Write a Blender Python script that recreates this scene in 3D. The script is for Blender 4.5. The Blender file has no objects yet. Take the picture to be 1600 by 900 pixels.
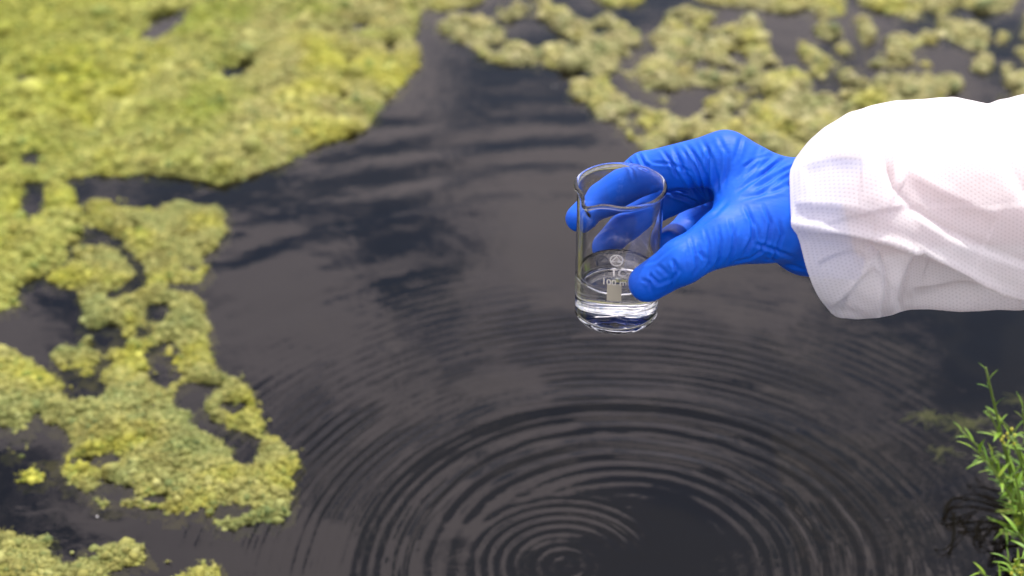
import bpy, math, random
import numpy as np
from mathutils import Vector, Matrix

random.seed(7)
rng = np.random.default_rng(11)
scene = bpy.context.scene
col = scene.collection

# ------------------------------------------------------------------ camera
CAM_H = 0.83            # metres above the pond surface
PITCH = math.radians(33.0)
FPX = 2800.0            # focal length in pixels of a 1600 px wide picture
cam_d = bpy.data.cameras.new('camera')
cam_d.sensor_width = 36.0
cam_d.lens = 36.0 * FPX / 1600.0
cam_d.clip_start = 0.02
cam_d.clip_end = 2000.0
cam_d.dof.use_dof = True
cam_d.dof.focus_distance = 1.02
cam_d.dof.aperture_fstop = 5.6
cam = bpy.data.objects.new('camera', cam_d)
col.objects.link(cam)
cam.location = (0, 0, CAM_H)
cam.rotation_euler = (math.pi / 2 - PITCH, 0, 0)
scene.camera = cam

# ------------------------------------------------------------------ world: blue sky with broken cloud
SUN_EL, SUN_AZ = math.radians(66), math.radians(20)    # azimuth from +Y towards +X
world = bpy.data.worlds.new('World')
scene.world = world
world.use_nodes = True
nt = world.node_tree
nt.nodes.clear()


def node(tree, kind, **kw):
    n = tree.nodes.new(kind)
    for k, v in kw.items():
        setattr(n, k, v)
    return n


def ramp(tree, stops, interp='LINEAR'):
    n = tree.nodes.new('ShaderNodeValToRGB')
    n.color_ramp.interpolation = interp
    els = n.color_ramp.elements
    while len(els) > 1:
        els.remove(els[-1])
    els[0].position = stops[0][0]
    els[0].color = (*stops[0][1], 1)
    for p, c in stops[1:]:
        e = els.new(p)
        e.color = (*c, 1)
    return n


L = nt.links.new
sky = node(nt, 'ShaderNodeTexSky', sky_type='NISHITA', sun_disc=False)
sky.sun_elevation = SUN_EL
sky.sun_rotation = SUN_AZ
sky.air_density = 1.0
sky.dust_density = 0.7
tc = node(nt, 'ShaderNodeTexCoord')
sep = node(nt, 'ShaderNodeSeparateXYZ')
L(tc.outputs['Generated'], sep.inputs[0])
zc = node(nt, 'ShaderNodeMath', operation='MAXIMUM'); zc.inputs[1].default_value = 0.0
L(sep.outputs['Z'], zc.inputs[0])
za = node(nt, 'ShaderNodeMath', operation='ADD'); za.inputs[1].default_value = 0.18
L(zc.outputs[0], za.inputs[0])
dx = node(nt, 'ShaderNodeMath', operation='DIVIDE'); L(sep.outputs['X'], dx.inputs[0]); L(za.outputs[0], dx.inputs[1])
dy = node(nt, 'ShaderNodeMath', operation='DIVIDE'); L(sep.outputs['Y'], dy.inputs[0]); L(za.outputs[0], dy.inputs[1])
cmb = node(nt, 'ShaderNodeCombineXYZ'); L(dx.outputs[0], cmb.inputs[0]); L(dy.outputs[0], cmb.inputs[1])
cmb.inputs[2].default_value = 97.8
cn = node(nt, 'ShaderNodeTexNoise'); cn.inputs['Scale'].default_value = 6.5; cn.inputs['Detail'].default_value = 5.0
cn.inputs['Roughness'].default_value = 0.52
L(cmb.outputs[0], cn.inputs['Vector'])
cr = ramp(nt, [(0.42, (0.04, 0.04, 0.04)), (0.545, (1, 1, 1))], 'EASE')
L(cn.outputs['Fac'], cr.inputs[0])
mixc = node(nt, 'ShaderNodeMix', data_type='RGBA')
L(cr.outputs[0], mixc.inputs['Factor'])
L(sky.outputs[0], mixc.inputs['A'])
# overcast luminance law: cloud brightens from horizon to zenith as (1 + 2 sin e) / 3
ovc = node(nt, 'ShaderNodeMath', operation='MULTIPLY_ADD'); ovc.inputs[1].default_value = 2 / 3; ovc.inputs[2].default_value = 1 / 3
L(zc.outputs[0], ovc.inputs[0])
cc = node(nt, 'ShaderNodeVectorMath', operation='SCALE'); cc.inputs[0].default_value = (24.5, 21.8, 23.0)
L(ovc.outputs[0], cc.inputs['Scale'])
L(cc.outputs[0], mixc.inputs['B'])
bg = node(nt, 'ShaderNodeBackground')
bg.inputs['Strength'].default_value = 0.10
L(mixc.outputs['Result'], bg.inputs['Color'])
wo = node(nt, 'ShaderNodeOutputWorld')
L(bg.outputs[0], wo.inputs['Surface'])

# ------------------------------------------------------------------ sun, exposure, sampling
sun_d = bpy.data.lights.new('sun', 'SUN')
sun_d.energy = 3.2
sun_d.angle = math.radians(2.5)
sun_d.color = (1.0, 0.95, 0.87)
sun = bpy.data.objects.new('sun', sun_d)
col.objects.link(sun)
sdir = Vector((math.sin(SUN_AZ) * math.cos(SUN_EL), math.cos(SUN_AZ) * math.cos(SUN_EL), math.sin(SUN_EL)))
sun.rotation_euler = sdir.to_track_quat('Z', 'Y').to_euler()
sun.location = (2, 3, 6)
scene.view_settings.view_transform = 'Standard'
scene.view_settings.look = 'None'
scene.view_settings.exposure = 0.5
scene.view_settings.gamma = 1.0
scene.view_settings.use_curve_mapping = False
scene.cycles.max_bounces = 14
scene.cycles.transmission_bounces = 14
scene.cycles.transparent_max_bounces = 16
scene.cycles.use_denoising = True
scene.cycles.denoising_prefilter = 'ACCURATE'
scene.cycles.sample_clamp_indirect = 8.0

# ------------------------------------------------------------------ helpers
FWD = np.array([0, math.cos(PITCH), -math.sin(PITCH)])
UPV = np.array([0, math.sin(PITCH), math.cos(PITCH)])
RGT = np.array([1.0, 0, 0])
CAMP = np.array([0, 0, CAM_H])


def ray(px, py):
    px = np.asarray(px, float); py = np.asarray(py, float)
    return (FWD + RGT * ((px - 800) / FPX)[..., None] + UPV * ((450 - py) / FPX)[..., None])


def on_water(px, py, z=0.0):
    d = ray(px, py)
    s = (z - CAM_H) / d[..., 2]
    return CAMP + d * s[..., None]


def at_y(px, py, Y):
    d = ray(px, py)
    s = np.asarray(Y, float) / d[..., 1]
    return CAMP + d * s[..., None]


def at_depth(px, py, depth):
    return CAMP + ray(px, py) * np.asarray(depth, float)[..., None]


def project(P):
    q = P - CAMP
    f = q @ FWD
    return 800 + FPX * (q @ RGT) / f, 450 - FPX * (q @ UPV) / f


def hash2(ix, iy, seed):
    h = (ix.astype(np.int64) * 374761393 + iy.astype(np.int64) * 668265263 + seed * 974634777) & 0xffffffff
    h = ((h ^ (h >> 13)) * 1274126177) & 0xffffffff
    h = h ^ (h >> 16)
    return (h & 0xffffff) / float(0xffffff)


def vnoise(x, y, seed=0):
    ix = np.floor(x); iy = np.floor(y)
    fx = x - ix; fy = y - iy
    fx = fx * fx * (3 - 2 * fx); fy = fy * fy * (3 - 2 * fy)
    a = hash2(ix, iy, seed); b = hash2(ix + 1, iy, seed)
    c = hash2(ix, iy + 1, seed); d = hash2(ix + 1, iy + 1, seed)
    return (a + (b - a) * fx) * (1 - fy) + (c + (d - c) * fx) * fy


def fbm(x, y, seed=0, octv=4):
    v = 0; a = 0.5; t = 0
    for o in range(octv):
        v = v + a * vnoise(x * 2 ** o + 17.3 * o, y * 2 ** o - 9.1 * o, seed + o)
        t += a; a *= 0.5
    return v / t * 2 - 1


def smoothstep(a, b, x):
    t = np.clip((x - a) / (b - a), 0, 1)
    return t * t * (3 - 2 * t)


def mesh_np(name, verts, quads=None, tris=None, smooth=True):
    me = bpy.data.meshes.new(name)
    verts = np.ascontiguousarray(verts, np.float32)
    nq = 0 if quads is None else len(quads)
    ntr = 0 if tris is None else len(tris)
    me.vertices.add(len(verts))
    me.vertices.foreach_set('co', verts.ravel())
    idx = []
    if nq: idx.append(np.asarray(quads, np.int32).ravel())
    if ntr: idx.append(np.asarray(tris, np.int32).ravel())
    idx = np.concatenate(idx)
    me.loops.add(len(idx))
    me.loops.foreach_set('vertex_index', idx)
    me.polygons.add(nq + ntr)
    st = np.concatenate([np.arange(nq) * 4, nq * 4 + np.arange(ntr) * 3]).astype(np.int32)
    tot = np.concatenate([np.full(nq, 4), np.full(ntr, 3)]).astype(np.int32)
    me.polygons.foreach_set('loop_start', st)
    me.polygons.foreach_set('loop_total', tot)
    me.polygons.foreach_set('use_smooth', np.full(nq + ntr, smooth))
    me.update(calc_edges=True)
    me.validate()
    return me


def add_attr(me, name, vals):
    a = me.attributes.new(name, 'FLOAT', 'POINT')
    a.data.foreach_set('value', np.ascontiguousarray(vals, np.float32))


def add_uv(me, uv):
    lay = me.uv_layers.new(name='UVMap')
    li = np.zeros(len(me.loops), np.int32)
    me.loops.foreach_get('vertex_index', li)
    lay.data.foreach_set('uv', np.ascontiguousarray(uv[li], np.float32).ravel())


def obj(name, me, mat=None, parent=None, label=None, category=None, group=None, kind=None):
    o = bpy.data.objects.new(name, me)
    col.objects.link(o)
    if me is not None and mat is not None and not me.materials:
        me.materials.append(mat)
    if parent is not None:
        o.parent = parent
    for k, v in (('label', label), ('category', category), ('group', group), ('kind', kind)):
        if v: o[k] = v
    return o


def vnormals(me):
    n = np.zeros(len(me.vertices) * 3, np.float32)
    me.vertex_normals.foreach_get('vector', n)
    return n.reshape(-1, 3)


def seg_dist(px, py, poly, closed=False):
    """distance of points to a polyline, and the running parameter 0..1 of the nearest point, and the side"""
    P = np.asarray(poly, float)
    n = len(P)
    best = np.full(px.shape, 1e9); par = np.zeros(px.shape); side = np.zeros(px.shape)
    m = n if closed else n - 1
    for i in range(m):
        a = P[i]; b = P[(i + 1) % n]
        e = b - a
        t = np.clip(((px - a[0]) * e[0] + (py - a[1]) * e[1]) / (e @ e + 1e-12), 0, 1)
        qx = px - a[0] - t * e[0]; qy = py - a[1] - t * e[1]
        d = np.hypot(qx, qy)
        s = np.sign(e[0] * qy - e[1] * qx)
        w = d < best
        best = np.where(w, d, best); par = np.where(w, (i + t) / m, par); side = np.where(w, s, side)
    return best, par, side


def poly_sd(x, y, poly):
    P = np.asarray(poly, float)
    d, _, _ = seg_dist(x, y, P, True)
    inside = np.zeros(x.shape, bool)
    n = len(P)
    for i in range(n):
        x0, y0 = P[i]; x1, y1 = P[(i + 1) % n]
        c = ((y0 > y) != (y1 > y)) & (x < (x1 - x0) * (y - y0) / (y1 - y0 + 1e-15) + x0)
        inside ^= c
    return np.where(inside, d, -d)


def creases(me, items, face_min=0.15, scale=1.0):
    """press folds into a surface along lines (given where they lie on the near side)"""
    n = len(me.vertices)
    co = np.zeros(n * 3, np.float32); me.vertices.foreach_get('co', co)
    co = co.reshape(-1, 3).astype(float)
    nrm = vnormals(me).astype(float)
    view = CAMP - co
    view /= np.linalg.norm(view, axis=1)[:, None]
    face = smoothstep(face_min, face_min + 0.35, (nrm * view).sum(1))
    px, py = project(co)
    tot = np.zeros(n)
    for it_ in items:
        poly, w, amp = it_[:3]
        P = np.asarray(poly, float)
        ex = 5 * w + (7 * it_[3] if len(it_) > 3 else 0)
        lo = P.min(0) - ex; hi = P.max(0) + ex
        sel = np.where((px > lo[0]) & (px < hi[0]) & (py > lo[1]) & (py < hi[1]) & (face > 0))[0]
        if not len(sel): continue
        d, t, s = seg_dist(px[sel], py[sel], P)
        env = smoothstep(0, 0.25, t) * (1 - smoothstep(0.75, 1, t)) * 0.8 + 0.2
        far = smoothstep(0, 0.02, t) * (1 - smoothstep(0.98, 1, t))
        sd = d * s
        prof = -np.exp(-(sd / w) ** 2) + 0.75 * np.exp(-((sd - 1.9 * w) / (1.1 * w)) ** 2) + 0.45 * np.exp(-((sd + 2.0 * w) / (1.2 * w)) ** 2)
        if len(it_) > 3:      # a draped fold: a ridge, then the cloth falls away under it
            D_ = it_[3]
            q_ = np.clip(sd, 0, None) / D_
            prof = 0.30 * np.exp(-(sd / w) ** 2) - np.where(sd > 0, q_ * np.exp(1 - q_), 0)
            env = env * 0.5 + 0.5
        tot[sel] += amp * prof * env * far
    co += nrm * (tot * face * scale)[:, None]
    me.vertices.foreach_set('co', co.astype(np.float32).ravel())
    me.update()


def principled(name, color, rough=0.5, **kw):
    m = bpy.data.materials.new(name)
    m.use_nodes = True
    b = m.node_tree.nodes['Principled BSDF']
    b.inputs['Base Color'].default_value = (*color, 1)
    b.inputs['Roughness'].default_value = rough
    for k, v in kw.items():
        b.inputs[k.replace('_', ' ')].default_value = v
    return m, m.node_tree, b


def tube(points, radii, seg=8, cap=True):
    P = np.asarray(points, float)
    n = len(P)
    T = np.gradient(P, axis=0)
    T /= np.linalg.norm(T, axis=1)[:, None] + 1e-12
    ref = np.array([0.31, 0.2, 0.93])
    V = []
    for i in range(n):
        u = np.cross(T[i], ref); u /= np.linalg.norm(u) + 1e-9
        v = np.cross(T[i], u)
        for k in range(seg):
            a = 2 * math.pi * k / seg
            V.append(P[i] + radii[i] * (u * math.cos(a) + v * math.sin(a)))
    Q = []
    for i in range(n - 1):
        for k in range(seg):
            k2 = (k + 1) % seg
            Q.append((i * seg + k, i * seg + k2, (i + 1) * seg + k2, (i + 1) * seg + k))
    Tn = []
    if cap:
        V.append(P[0]); V.append(P[-1])
        a, b = len(V) - 2, len(V) - 1
        for k in range(seg):
            k2 = (k + 1) % seg
            Tn.append((a, k2, k)); Tn.append((b, (n - 1) * seg + k, (n - 1) * seg + k2))
    return np.array(V), np.array(Q), (np.array(Tn) if Tn else None)


# ------------------------------------------------------------------ pond water: a real rippled surface
RC = on_water(950.0, 890.0)          # near where the drops fell
DROP1 = on_water(882.0, 884.0)
DROP2 = on_water(985.0, 888.0)


def ripple_height(x, y):
    wob = 0.004 * fbm(x * 9, y * 9, 5, 3)
    h = np.zeros_like(x)
    n1 = fbm(x * 14 + 3, y * 14, 21, 3); n2 = fbm(x * 34, y * 34 + 7, 31, 3); n3 = fbm(x * 5, y * 5, 41, 2)

    def packet(r, r0, s, lam, slope, mod):
        A = slope * lam / (2 * math.pi)
        return A * np.exp(-((r - r0) / s) ** 2) * np.cos(2 * math.pi * (r - r0) / lam) * mod

    def toward(th, deg, a=-0.2, b=0.8):
        return smoothstep(a, b, np.cos(th - math.radians(deg)))
    # inner rings
    rx, ry = x - DROP1[0], y - DROP1[1]
    r = np.hypot(rx, ry) + 0.5 * wob
    h += packet(r, 0.048, 0.019, 0.0092, 0.12, np.clip(0.8 + 1.2 * n1, 0.1, 1.6))
    h += packet(r, 0.015, 0.014, 0.0100, 0.045, 1.0)
    # outer rings
    rx, ry = x - DROP2[0], y - DROP2[1]
    r = np.hypot(rx, ry) + wob
    th = np.arctan2(ry, rx)
    left = toward(th, 150); right = toward(th, 38, -0.1); top = toward(th, 100, 0.3, 1)
    h += packet(r, 0.142, 0.021, 0.0165, 0.19, np.clip(0.85 + 0.9 * n1, 0.15, 1.5) * (0.35 + 0.7 * np.maximum(top, right)))
    h += packet(r, 0.155, 0.005, 0.0100, 0.26, toward(th, 172, 0.86, 0.97) + 0.9 * toward(th, 143, 0.97, 0.998))
    h += packet(r, 0.150, 0.050, 0.0130, 0.13, np.clip(0.8 + 1.2 * n2, 0.1, 1.8) * (0.2 + 0.9 * right))
    h += packet(r, 0.225, 0.055, 0.0085, 0.12, np.clip(0.8 + 1.1 * n1, 0.15, 1.6) * (0.22 + left))
    h += packet(r, 0.290, 0.065, 0.0105, 0.10, np.clip(0.7 + 1.2 * n1, 0.1, 1.6) * (0.2 + 0.8 * left + 0.5 * top))
    h += packet(r, 0.195, 0.028, 0.075, 0.060, 0.5 + 0.5 * np.maximum(top, left))
    h += packet(r, 0.380, 0.100, 0.023, 0.012, np.clip(0.1 + 2.2 * n1, 0, 1.5))
    h += packet(r + 2 * wob, 0.600, 0.220, 0.052, 0.010, np.clip(0.15 + 2.0 * n3 + 1.4 * n1, 0, 1.5))
    h += 0.00045 * fbm(x * 11, y * 17, 61, 3) * np.exp(-((r - 0.3) / 0.9) ** 2)
    h += 0.0010 * fbm(x * 3.1, y * 4.3, 71, 2) * np.exp(-(r / 3.0) ** 2)
    return h * np.exp(-(r / 2.5) ** 4)


radii = [0.0006]
while radii[-1] < 60:
    r = radii[-1]
    radii.append(r + (0.00115 if r < 0.33 else 0.0022 if r < 0.75 else 0.006 if r < 1.6 else r * 0.12))
radii = np.array(radii)
NA = 400
ang = np.arange(NA) * 2 * math.pi / NA
RR, AA = np.meshgrid(radii, ang, indexing='ij')
X = RC[0] + RR * np.cos(AA); Y = RC[1] + RR * np.sin(AA)
Z = ripple_height(X, Y)
V = np.stack([X, Y, Z], -1).reshape(-1, 3)
i, j = np.meshgrid(np.arange(len(radii) - 1), np.arange(NA), indexing='ij')
j2 = (j + 1) % NA
Q = np.stack([i * NA + j, (i + 1) * NA + j, (i + 1) * NA + j2, i * NA + j2], -1).reshape(-1, 4)
V = np.vstack([V, [[RC[0], RC[1], V[:NA, 2].mean()]]])
T = np.stack([np.full(NA, len(V) - 1), np.arange(NA), (np.arange(NA) + 1) % NA], -1)

mw = bpy.data.materials.new('pond_water'); mw.use_nodes = True
t = mw.node_tree; t.nodes.clear(); L = t.links.new
out = node(t, 'ShaderNodeOutputMaterial')
fr = node(t, 'ShaderNodeFresnel'); fr.inputs['IOR'].default_value = 1.335
gl = node(t, 'ShaderNodeBsdfGlossy'); gl.inputs['Roughness'].default_value = 0.008
df = node(t, 'ShaderNodeBsdfDiffuse'); df.inputs['Color'].default_value = (0.0034, 0.0034, 0.0042, 1)
tr = node(t, 'ShaderNodeBsdfTransparent'); tr.inputs['Color'].default_value = (0.80, 0.76, 0.66, 1)
m1 = node(t, 'ShaderNodeMixShader'); m1.inputs[0].default_value = 0.42
m2 = node(t, 'ShaderNodeMixShader')
g = node(t, 'ShaderNodeNewGeometry')
wn = node(t, 'ShaderNodeTexNoise'); wn.inputs['Scale'].default_value = 60; wn.inputs['Detail'].default_value = 3
L(g.outputs['Position'], wn.inputs['Vector'])
bp = node(t, 'ShaderNodeBump'); bp.inputs['Strength'].default_value = 0.012; bp.inputs['Distance'].default_value = 0.02
L(wn.outputs['Fac'], bp.inputs['Height'])
L(bp.outputs[0], gl.inputs['Normal']); L(bp.outputs[0], fr.inputs['Normal'])
L(df.outputs[0], m1.inputs[1]); L(tr.outputs[0], m1.inputs[2])
L(fr.outputs[0], m2.inputs[0]); L(m1.outputs[0], m2.inputs[1]); L(gl.outputs[0], m2.inputs[2])
L(m2.outputs[0], out.inputs['Surface'])
obj('water', mesh_np('water', V, Q, T), mw, kind='structure')

# pond bed and the land round the pond
mb, t, b = principled('pond_mud', (0.012, 0.011, 0.010), 0.9)
n = node(t, 'ShaderNodeTexNoise'); n.inputs['Scale'].default_value = 7; n.inputs['Detail'].default_value = 6
rp = ramp(t, [(0.3, (0.007, 0.007, 0.007)), (0.7, (0.020, 0.017, 0.014))])
t.links.new(n.outputs['Fac'], rp.inputs[0]); t.links.new(rp.outputs[0], b.inputs['Base Color'])
rr = np.array([0.01, 0.3, 0.7, 1.2, 2, 4, 8, 16, 30, 45, 52, 56, 60, 70, 100, 200, 600.])
aa = np.arange(72) * 2 * math.pi / 72
RR, AA = np.meshgrid(rr, aa, indexing='ij')
X = RR * np.cos(AA); Y = 1 + RR * np.sin(AA)
Z = np.where(RR < 50, -0.30 + 0.05 * fbm(X * 1.3, Y * 1.3, 3, 3), 0) + np.where(RR >= 50, smoothstep(50, 62, RR) * 0.9 - 0.3, 0)
V = np.stack([X, Y, Z], -1).reshape(-1, 3)
i, j = np.meshgrid(np.arange(len(rr) - 1), np.arange(72), indexing='ij'); j2 = (j + 1) % 72
Q = np.stack([i * 72 + j, (i + 1) * 72 + j, (i + 1) * 72 + j2, i * 72 + j2], -1).reshape(-1, 4)
obj('pond_bed', mesh_np('pond_bed', V, Q), mb, kind='structure')

# ------------------------------------------------------------------ floating algae mats
def algae_material(name, green, straw, yellow, shift, lime=False):
    m, t, b = principled(name, (0.2, 0.2, 0.05), 0.75)
    L = t.links.new
    g = node(t, 'ShaderNodeNewGeometry')
    n1 = node(t, 'ShaderNodeTexNoise'); n1.inputs['Scale'].default_value = 11 + shift; n1.inputs['Detail'].default_value = 4
    n2 = node(t, 'ShaderNodeTexNoise'); n2.inputs['Scale'].default_value = 48; n2.inputs['Detail'].default_value = 4
    n3 = node(t, 'ShaderNodeTexNoise'); n3.inputs['Scale'].default_value = 420; n3.inputs['Detail'].default_value = 3
    for n in (n1, n2, n3): L(g.outputs['Position'], n.inputs['Vector'])
    r1 = ramp(t, [(0.34, green), (0.50, straw), (0.66, yellow)])
    L(n1.outputs['Fac'], r1.inputs[0])
    if lime:     # fresher growth away from the open channel
        sx_ = node(t, 'ShaderNodeSeparateXYZ'); L(g.outputs['Position'], sx_.inputs[0])
        mr = node(t, 'ShaderNodeMapRange'); mr.inputs['From Min'].default_value = -0.18; mr.inputs['From Max'].default_value = -0.52
        L(sx_.outputs['X'], mr.inputs['Value'])
        ml = node(t, 'ShaderNodeMath', operation='MULTIPLY_ADD'); ml.inputs[1].default_value = 1.6; ml.inputs[2].default_value = -0.8
        L(n1.outputs['Fac'], ml.inputs[0])
        ma = node(t, 'ShaderNodeMath', operation='ADD', use_clamp=True); L(mr.outputs[0], ma.inputs[0]); L(ml.outputs[0], ma.inputs[1])
        mk = node(t, 'ShaderNodeMath', operation='MULTIPLY', use_clamp=True); mk.inputs[1].default_value = 0.7; L(ma.outputs[0], mk.inputs[0])
        mx = node(t, 'ShaderNodeMix', data_type='RGBA'); L(mk.outputs[0], mx.inputs['Factor']); L(r1.outputs[0], mx.inputs['A'])
        mx.inputs['B'].default_value = (0.205, 0.232, 0.016, 1)
        base_c = mx.outputs['Result']
    else:
        base_c = r1.outputs[0]
    at = node(t, 'ShaderNodeAttribute', attribute_name='tint')
    r2 = ramp(t, [(0.0, (0.55, 0.68, 0.6)), (0.12, (0.85, 0.92, 0.8)), (0.5, (1, 1, 1)), (0.85, (1.18, 1.14, 1.0)), (1.0, (1.5, 1.5, 1.75))])
    L(at.outputs['Fac'], r2.inputs[0])
    mu = node(t, 'ShaderNodeMix', data_type='RGBA', blend_type='MULTIPLY'); mu.inputs['Factor'].default_value = 1
    L(base_c, mu.inputs['A']); L(r2.outputs[0], mu.inputs['B'])
    r3 = ramp(t, [(0.28, (0.66, 0.62, 0.52)), (0.50, (0.98, 0.98, 0.98)), (0.72, (1.22, 1.22, 1.38))])
    L(n2.outputs['Fac'], r3.inputs[0])
    mv = node(t, 'ShaderNodeMix', data_type='RGBA', blend_type='MULTIPLY'); mv.inputs['Factor'].default_value = 0.85
    L(mu.outputs['Result'], mv.inputs['A']); L(r3.outputs[0], mv.inputs['B'])
    L(mv.outputs['Result'], b.inputs['Base Color'])
    bp = node(t, 'ShaderNodeBump'); bp.inputs['Strength'].default_value = 0.6; bp.inputs['Distance'].default_value = 0.0015
    L(n3.outputs['Fac'], bp.inputs['Height']); L(bp.outputs[0], b.inputs['Normal'])
    b.inputs['Specular IOR Level'].default_value = 0.35
    return m


ALG_A = algae_material('algae_bright', (0.168, 0.195, 0.024), (0.245, 0.234, 0.082), (0.27, 0.265, 0.036), -3, True)
ALG_B = algae_material('algae_near', (0.148, 0.172, 0.048), (0.198, 0.198, 0.052), (0.235, 0.240, 0.026), 4)
ALG_C = algae_material('algae_pale', (0.20, 0.205, 0.075), (0.25, 0.238, 0.105), (0.275, 0.272, 0.060), 6)

ICO_V = []
ph = (1 + 5 ** 0.5) / 2
for a, b_ in ((-1, ph), (1, ph), (-1, -ph), (1, -ph)):
    ICO_V += [(a, b_, 0)]
for a, b_ in ((-1, ph), (1, ph), (-1, -ph), (1, -ph)):
    ICO_V += [(0, a, b_)]
for a, b_ in ((ph, -1), (ph, 1), (-ph, -1), (-ph, 1)):
    ICO_V += [(a, 0, b_)]
ICO_V = np.array(ICO_V, float) / math.hypot(1, ph)
ICO_F = np.array([(0, 11, 5), (0, 5, 1), (0, 1, 7), (0, 7, 10), (0, 10, 11), (1, 5, 9), (5, 11, 4), (11, 10, 2), (10, 7, 6), (7, 1, 8),
                  (3, 9, 4), (3, 4, 2), (3, 2, 6), (3, 6, 8), (3, 8, 9), (4, 9, 5), (2, 4, 11), (6, 2, 10), (8, 6, 7), (9, 8, 1)])


def algae_mat(outline, holes, mat, label, res, hmax, seed, density, size, rough=0.006, edge=0.009, lace=0.62, lf=24):
    W = on_water(*np.array(outline, float).T)[:, :2]
    HW = [on_water(*np.array(h, float).T)[:, :2] for h in holes]
    lo = W.min(0) - 0.012; hi = W.max(0) + 0.012
    nx, ny = int((hi[0] - lo[0]) / res) + 2, int((hi[1] - lo[1]) / res) + 2
    xs = lo[0] + np.arange(nx) * res; ys = lo[1] + np.arange(ny) * res
    X, Y = np.meshgrid(xs, ys, indexing='ij')

    def field(x, y):
        d = poly_sd(x, y, W)
        for h in HW:
            d = np.minimum(d, -poly_sd(x, y, h))
        d = np.minimum(d, (lace - fbm(x * lf, y * lf, seed + 60, 3)) * 0.84 / lf)
        return d + rough * fbm(x * 38, y * 38, seed, 4) + rough * 0.5 * fbm(x * 130, y * 130, seed + 9, 2)

    def surf(x, y, d):
        big = fbm(x * 16, y * 16, seed + 20, 3); mid = fbm(x * 60, y * 60, seed + 30, 3)
        fine = fbm(x * 210, y * 210, seed + 40, 2)
        rise = 1 - np.exp(-np.clip(d, 0, None) / edge)
        z = -0.004 + (hmax * (0.75 + 0.5 * big) + 0.004) * rise + rise * (0.0034 * mid + 0.0014 * fine)
        return np.where(d > 0, z, -0.004 + d * 1.2)
    D = field(X, Y)
    Zs = surf(X, Y, D)
    keep = D > -0.004
    ok = keep[:-1, :-1] & keep[1:, :-1] & keep[1:, 1:] & keep[:-1, 1:]
    ii, jj = np.where(ok)
    vid = lambda a, b: a * ny + b
    Q = np.stack([vid(ii, jj), vid(ii + 1, jj), vid(ii + 1, jj + 1), vid(ii, jj + 1)], -1)
    used = np.unique(Q)
    remap = np.full(nx * ny, -1); remap[used] = np.arange(len(used))
    V = np.stack([X, Y, Zs], -1).reshape(-1, 3)[used]
    o0 = np.array([W[:, 0].mean(), W[:, 1].mean(), 0.0])
    item = obj('algae_mat', None, label=label, category='algae', group='floating algae mats')
    item.location = o0
    me = mesh_np('mat_base', V - o0, remap[Q])
    add_attr(me, 'tint', 0.25 + 0.3 * fbm(V[:, 0] * 90, V[:, 1] * 90, seed + 3, 2))
    obj('mat_base', me, mat, item, kind='stuff')
    # bubbly lumps growing through the mat
    area = ok.sum() * res * res
    N = int(area * density)
    px = rng.uniform(lo[0], hi[0], N * 4); py = rng.uniform(lo[1], hi[1], N * 4)
    d = field(px, py)
    ok2 = np.where(d > 0.0006)[0][:N]
    px, py, d = px[ok2], py[ok2], d[ok2]
    # loose flecks drifting off the edge
    qx = rng.uniform(lo[0], hi[0], N); qy = rng.uniform(lo[1], hi[1], N); qd = field(qx, qy)
    kq = np.where((qd < -0.0015) & (qd > -0.016) & (rng.random(len(qx)) < 0.035 * np.exp(qd / 0.0045)))[0]
    pz = np.concatenate([surf(px, py, d), np.full(len(kq), 0.0002)])
    px = np.concatenate([px, qx[kq]]); py = np.concatenate([py, qy[kq]]); d = np.concatenate([d, np.zeros(len(kq))])
    n = len(px)
    s = size * np.exp(rng.normal(0, 0.42, n)) * (0.65 + 0.35 * np.clip(d / 0.01, 0, 1))
    jit = 1 + 0.22 * rng.normal(0, 1, (n, 12, 1))
    yaw = rng.uniform(0, 6.28, n); ca, sa = np.cos(yaw), np.sin(yaw)
    B = ICO_V[None] * jit
    sc = np.stack([s * rng.uniform(0.8, 1.35, n), s * rng.uniform(0.7, 1.1, n), s * rng.uniform(0.55, 0.95, n)], -1)
    B = B * sc[:, None, :]
    Bx = B[..., 0] * ca[:, None] - B[..., 1] * sa[:, None]; By = B[..., 0] * sa[:, None] + B[..., 1] * ca[:, None]
    LV = np.stack([Bx + px[:, None], By + py[:, None], B[..., 2] + (pz + 0.1 * s)[:, None]], -1).reshape(-1, 3)
    LF = (ICO_F[None] + (np.arange(n) * 12)[:, None, None]).reshape(-1, 3)
    me = mesh_np('lumps', LV - o0, None, LF)
    tint = np.clip(rng.normal(0.50, 0.27, n), 0.05, 0.97)
    sp = rng.random(n); tint[sp < 0.05] = 0.0; tint[sp > 0.965] = 1.0
    add_attr(me, 'tint', np.repeat(tint, 12))
    obj('lumps', me, mat, item, kind='stuff')
    # loose filaments standing off the surface
    M = int(n * 1.1)
    k = rng.integers(0, n, M)
    fx = px[k] + rng.normal(0, size * 0.6, M); fy = py[k] + rng.normal(0, size * 0.6, M); fz = pz[k] + 0.5 * s[k]
    a = rng.uniform(0, 6.28, M); ln = size * rng.uniform(0.9, 2.4, M); up = size * rng.uniform(0.2, 1.4, M)
    w = size * rng.uniform(0.10, 0.22, M)
    cx, sy = np.cos(a), np.sin(a)
    p0 = np.stack([fx, fy, fz], -1); p2 = p0 + np.stack([cx * ln, sy * ln, up * 0.7], -1)
    p1 = (p0 + p2) / 2 + np.stack([sy * ln * 0.2, -cx * ln * 0.2, up * 0.5], -1)
    sd = np.stack([-sy * w, cx * w, np.zeros(M)], -1)
    FV = np.stack([p0 - sd, p0 + sd, p1 - sd, p1 + sd, p2], 1).reshape(-1, 3)
    base = (np.arange(M) * 5)[:, None]
    me = mesh_np('filaments', FV - o0, base + np.array([[0, 1, 3, 2]]), base + np.array([[2, 3, 4]]))
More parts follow.
